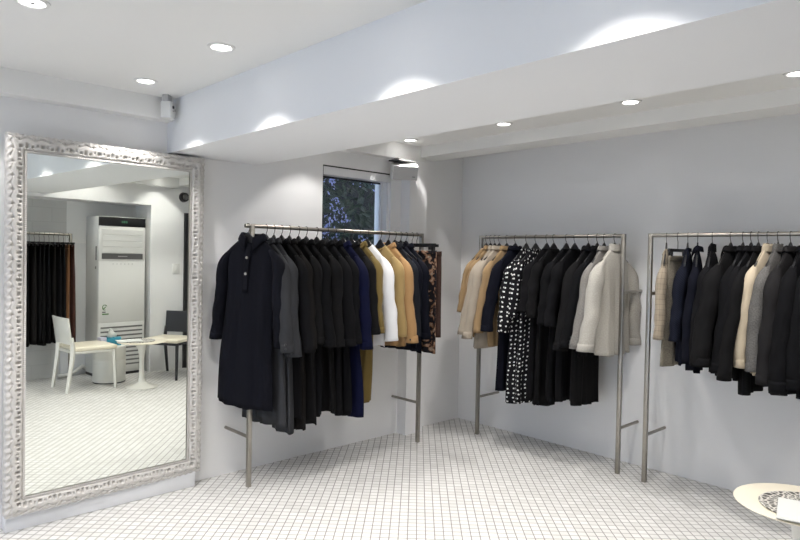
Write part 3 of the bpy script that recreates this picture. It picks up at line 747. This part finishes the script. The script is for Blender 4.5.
chair('black chair with cream seat seen at the right edge of the mirror', (-.345, 3.425, 0), R(151), CHARC, CREAMP, True, back_h=.74)

# waste bin with tissue boxes
t = thing('waste_bin', 'round pale grey bin behind the white chair in the mirror', 'bin', (-.19, 2.78, 0))
lathe('bin_body', [(0, .012), (.165, .012), (.168, .02), (.168, .25), (.166, .254), (.168, .258), (.168, .395), (.164, .40), (0, .40)], WHITEL, t, 48)
lathe('base_ring', [(0, 0), (.166, 0), (.167, .012), (0, .012)], BLACKP, t, 48)
t = thing('tissue_box', 'teal blue tissue box with white tissue standing on the bin', 'tissue box', (-.165, 2.835, .4005), R(20))
bx('carton', (-.055, -.075, 0), (.055, .075, .085), BLUE, t, .002)
bm = bmesh.new(); random.seed(2)
rings = []
for k in range(7):
    z = .085+.016*k; rr = .036+.012*math.sin(k*.9)-.002*k
    rings.append([bm.verts.new((rr*.45*math.cos(2*PI*i/18)*(1+.25*math.sin(3*i+k)), -.01-.004*k+rr*math.sin(2*PI*i/18)*(1+.2*math.sin(2*i+k)), z+.008*math.sin(i*1.7+k))) for i in range(18)])
for a, b in zip(rings, rings[1:]):
    for k in range(18): bm.faces.new((a[k], a[(k+1) % 18], b[(k+1) % 18], b[k]))
bm.faces.new(rings[-1]); obj('tissue', bm, PAPER, t, True)
bt = bx('carton', (-.05, -.03, 0), (.05, .03, .09), VIOLET, None, .002); bt.location = (-.15, 2.715, .4005); bt.name = 'small_carton'; tag(bt, 'pale violet carton beside the teal tissue box on the bin', 'box')

# ------------------------------------------------------------------ standing air conditioner
t = thing('air_conditioner', 'tall white floor standing air conditioner in the niche in the mirror', 'air conditioner', (.09, 2.77, 0))
W_, D_, H_ = .55, .345, 1.845           # local x = into the wall, y = width
bx('cabinet', (.012, 0, .03), (D_, W_, H_), WHITEP, t, .008)
bx('plinth_base', (.02, .005, 0), (D_-.01, W_-.005, .03), BLACKP, t)
bx('front_panel', (0, .004, .62), (.0125, W_-.004, 1.33), WHITEP, t, .004)
bx('display_strip', (-.003, .002, 1.735), (.013, W_-.002, 1.84), BLACKP, t, .003)
for k, (a, b) in enumerate([(.26, .272), (.278, .30), (.306, .328)]): bx('display_digit', (-.0045, a, 1.775), (-.0028, b, 1.80), LED, t)
bm = bmesh.new(); box(bm, (0, .004, 1.33), (.013, W_-.004, 1.735), .003); autosmooth(obj('outlet_frame', bm, WHITEP, t))
bm = bmesh.new()
for k in range(4):
    box(bm, (-.006, .035, 1.425+.07*k), (.002, W_-.035, 1.425+.07*k+.067), .003)
obj('outlet_louver', bm, CREAMP if False else WHITEP, t)
bx('outlet_slot', (-.003, .035, 1.355), (.001, W_-.035, 1.42), DGREY, t)
bx('logo_mark', (-.0045, .22, 1.383), (-.0028, .33, 1.392), GREYP, t)
for k in range(6): bx('control_key', (-.002, .16+.045*k, 1.295), (.001, .172+.045*k, 1.303), GREYP, t)
# green eco emblem: small leaf ring with a line of print under it
bm = bmesh.new()
for k in range(10):
    a0 = .5+k*.5; 
    if k < 9: tube(bm, [(-.001, .075+.026*math.cos(a0), .80+.030*math.sin(a0)), (-.001, .075+.026*math.cos(a0+.5), .80+.030*math.sin(a0+.5))], [.004, .0045], 6)
tube(bm, [(-.001, .06, .785), (-.001, .09, .81)], [.008, .003], 6)
obj('eco_emblem', bm, GREEN, t)
bx('emblem_print', (-.0015, .045, .715), (.001, .12, .73), GREEN, t); bx('emblem_print', (-.0015, .045, .74), (.001, .085, .752), DGREY, t)
bm = bmesh.new(); box(bm, (0, .004, .06), (.0125, W_-.004, .62), .003); autosmooth(obj('lower_panel', bm, WHITEP, t))
bm = bmesh.new()
for k in range(10): box(bm, (-.002, .03, .115+.049*k), (.001, W_-.03, .115+.049*k+.018))
obj('intake_slot', bm, plain('mid_grey_plastic', (.17, .17, .165), .5), t)
bx('side_handle', (.05, -.006, 1.34), (.068, .001, 1.50), DGREY, t); bx('side_latch', (.058, -.006, 1.24), (.072, .001, 1.27), DGREY, t)
tb('drain_hose', [(.33, .005, .06), (.30, -.05, .10), (.27, -.13, .06), (.25, -.22, .03), (.24, -.34, .025)], .022, WHITEP, t)

# things on the short wall beside it
t = thing('round_speaker', 'round black speaker high on the wall at the right edge of the mirror', 'speaker', (XS, 3.79, 2.135))
bm = bmesh.new(); bmesh.ops.create_cone(bm, segments=40, radius1=.062, radius2=.055, depth=.045, cap_ends=True, matrix=Matrix.Translation((-.0225, 0, 0)) @ Matrix.Rotation(R(-90), 4, 'Y')); autosmooth(obj('housing', bm, BLACKP, t))
bm = bmesh.new(); bmesh.ops.create_cone(bm, segments=32, radius1=.034, radius2=.028, depth=.012, cap_ends=True, matrix=Matrix.Translation((-.051, 0, 0)) @ Matrix.Rotation(R(-90), 4, 'Y')); autosmooth(obj('cone', bm, DGREY, t))
t = thing('light_switch', 'white square light switch on the wall in the mirror beside the dark door frame', 'switch', (XS, 3.70, 1.245))
bx('switch_plate', (-.010, -.045, -.06), (0, .045, .06), WHITEP, t, .003); bx('rocker', (-.014, -.018, -.03), (-.009, .018, .03), WHITEP, t, .002)
d = st(bx('door_1', (XS-.03, 3.80, 0), (XS, 4.29, 1.94), BLACKP))

# ------------------------------------------------------------------ daylight, world, camera
wd = bpy.data.worlds.new('World'); bpy.context.scene.world = wd; wd.use_nodes = True
wn = wd.node_tree.nodes; wl = wd.node_tree.links; bg = wn['Background']
tcw = wn.new('ShaderNodeTexCoord'); sp = wn.new('ShaderNodeSeparateXYZ'); wl.new(tcw.outputs['Generated'], sp.inputs[0])
cr = wn.new('ShaderNodeValToRGB'); wl.new(sp.outputs[2], cr.inputs[0])
cr.color_ramp.elements[0].color = (.66, .77, 1., 1); cr.color_ramp.elements[1].color = (.45, .60, 1., 1)
wl.new(cr.outputs[0], bg.inputs[0]); bg.inputs[1].default_value = 2.0
po = bpy.data.lights.new('daylight_portal', 'AREA'); po.shape = 'RECTANGLE'; po.size = 3.2; po.size_y = 2.08; po.cycles.is_portal = True
pob = bpy.data.objects.new('daylight_portal', po); C.objects.link(pob); pob.location = (-1.7, YF-.25, 1.16); pob.rotation_euler = (R(90), 0, R(180))

cam = bpy.data.cameras.new('camera'); co = bpy.data.objects.new('camera', cam); C.objects.link(co)
cam.sensor_width = 36; cam.lens = 36*631.585/800; cam.clip_start = .02
r_ = Vector((0.686739188, 0.726637243, 0.0196876929)); dn = Vector((0.0290315906, -0.000354699375, -0.999578432)); fw = Vector((-0.726323932, 0.687021245, -0.0213390209))
mw = Matrix.Identity(4)
for i in range(3):
    mw[i][0] = r_[i]; mw[i][1] = -dn[i]; mw[i][2] = -fw[i]
mw[2][3] = 1.45; co.matrix_world = mw
sc = bpy.context.scene; sc.camera = co
sc.view_settings.view_transform = 'Standard'; sc.view_settings.look = 'None'; sc.view_settings.gamma = 1; sc.view_settings.use_curve_mapping = False
sc.view_settings.exposure = .65
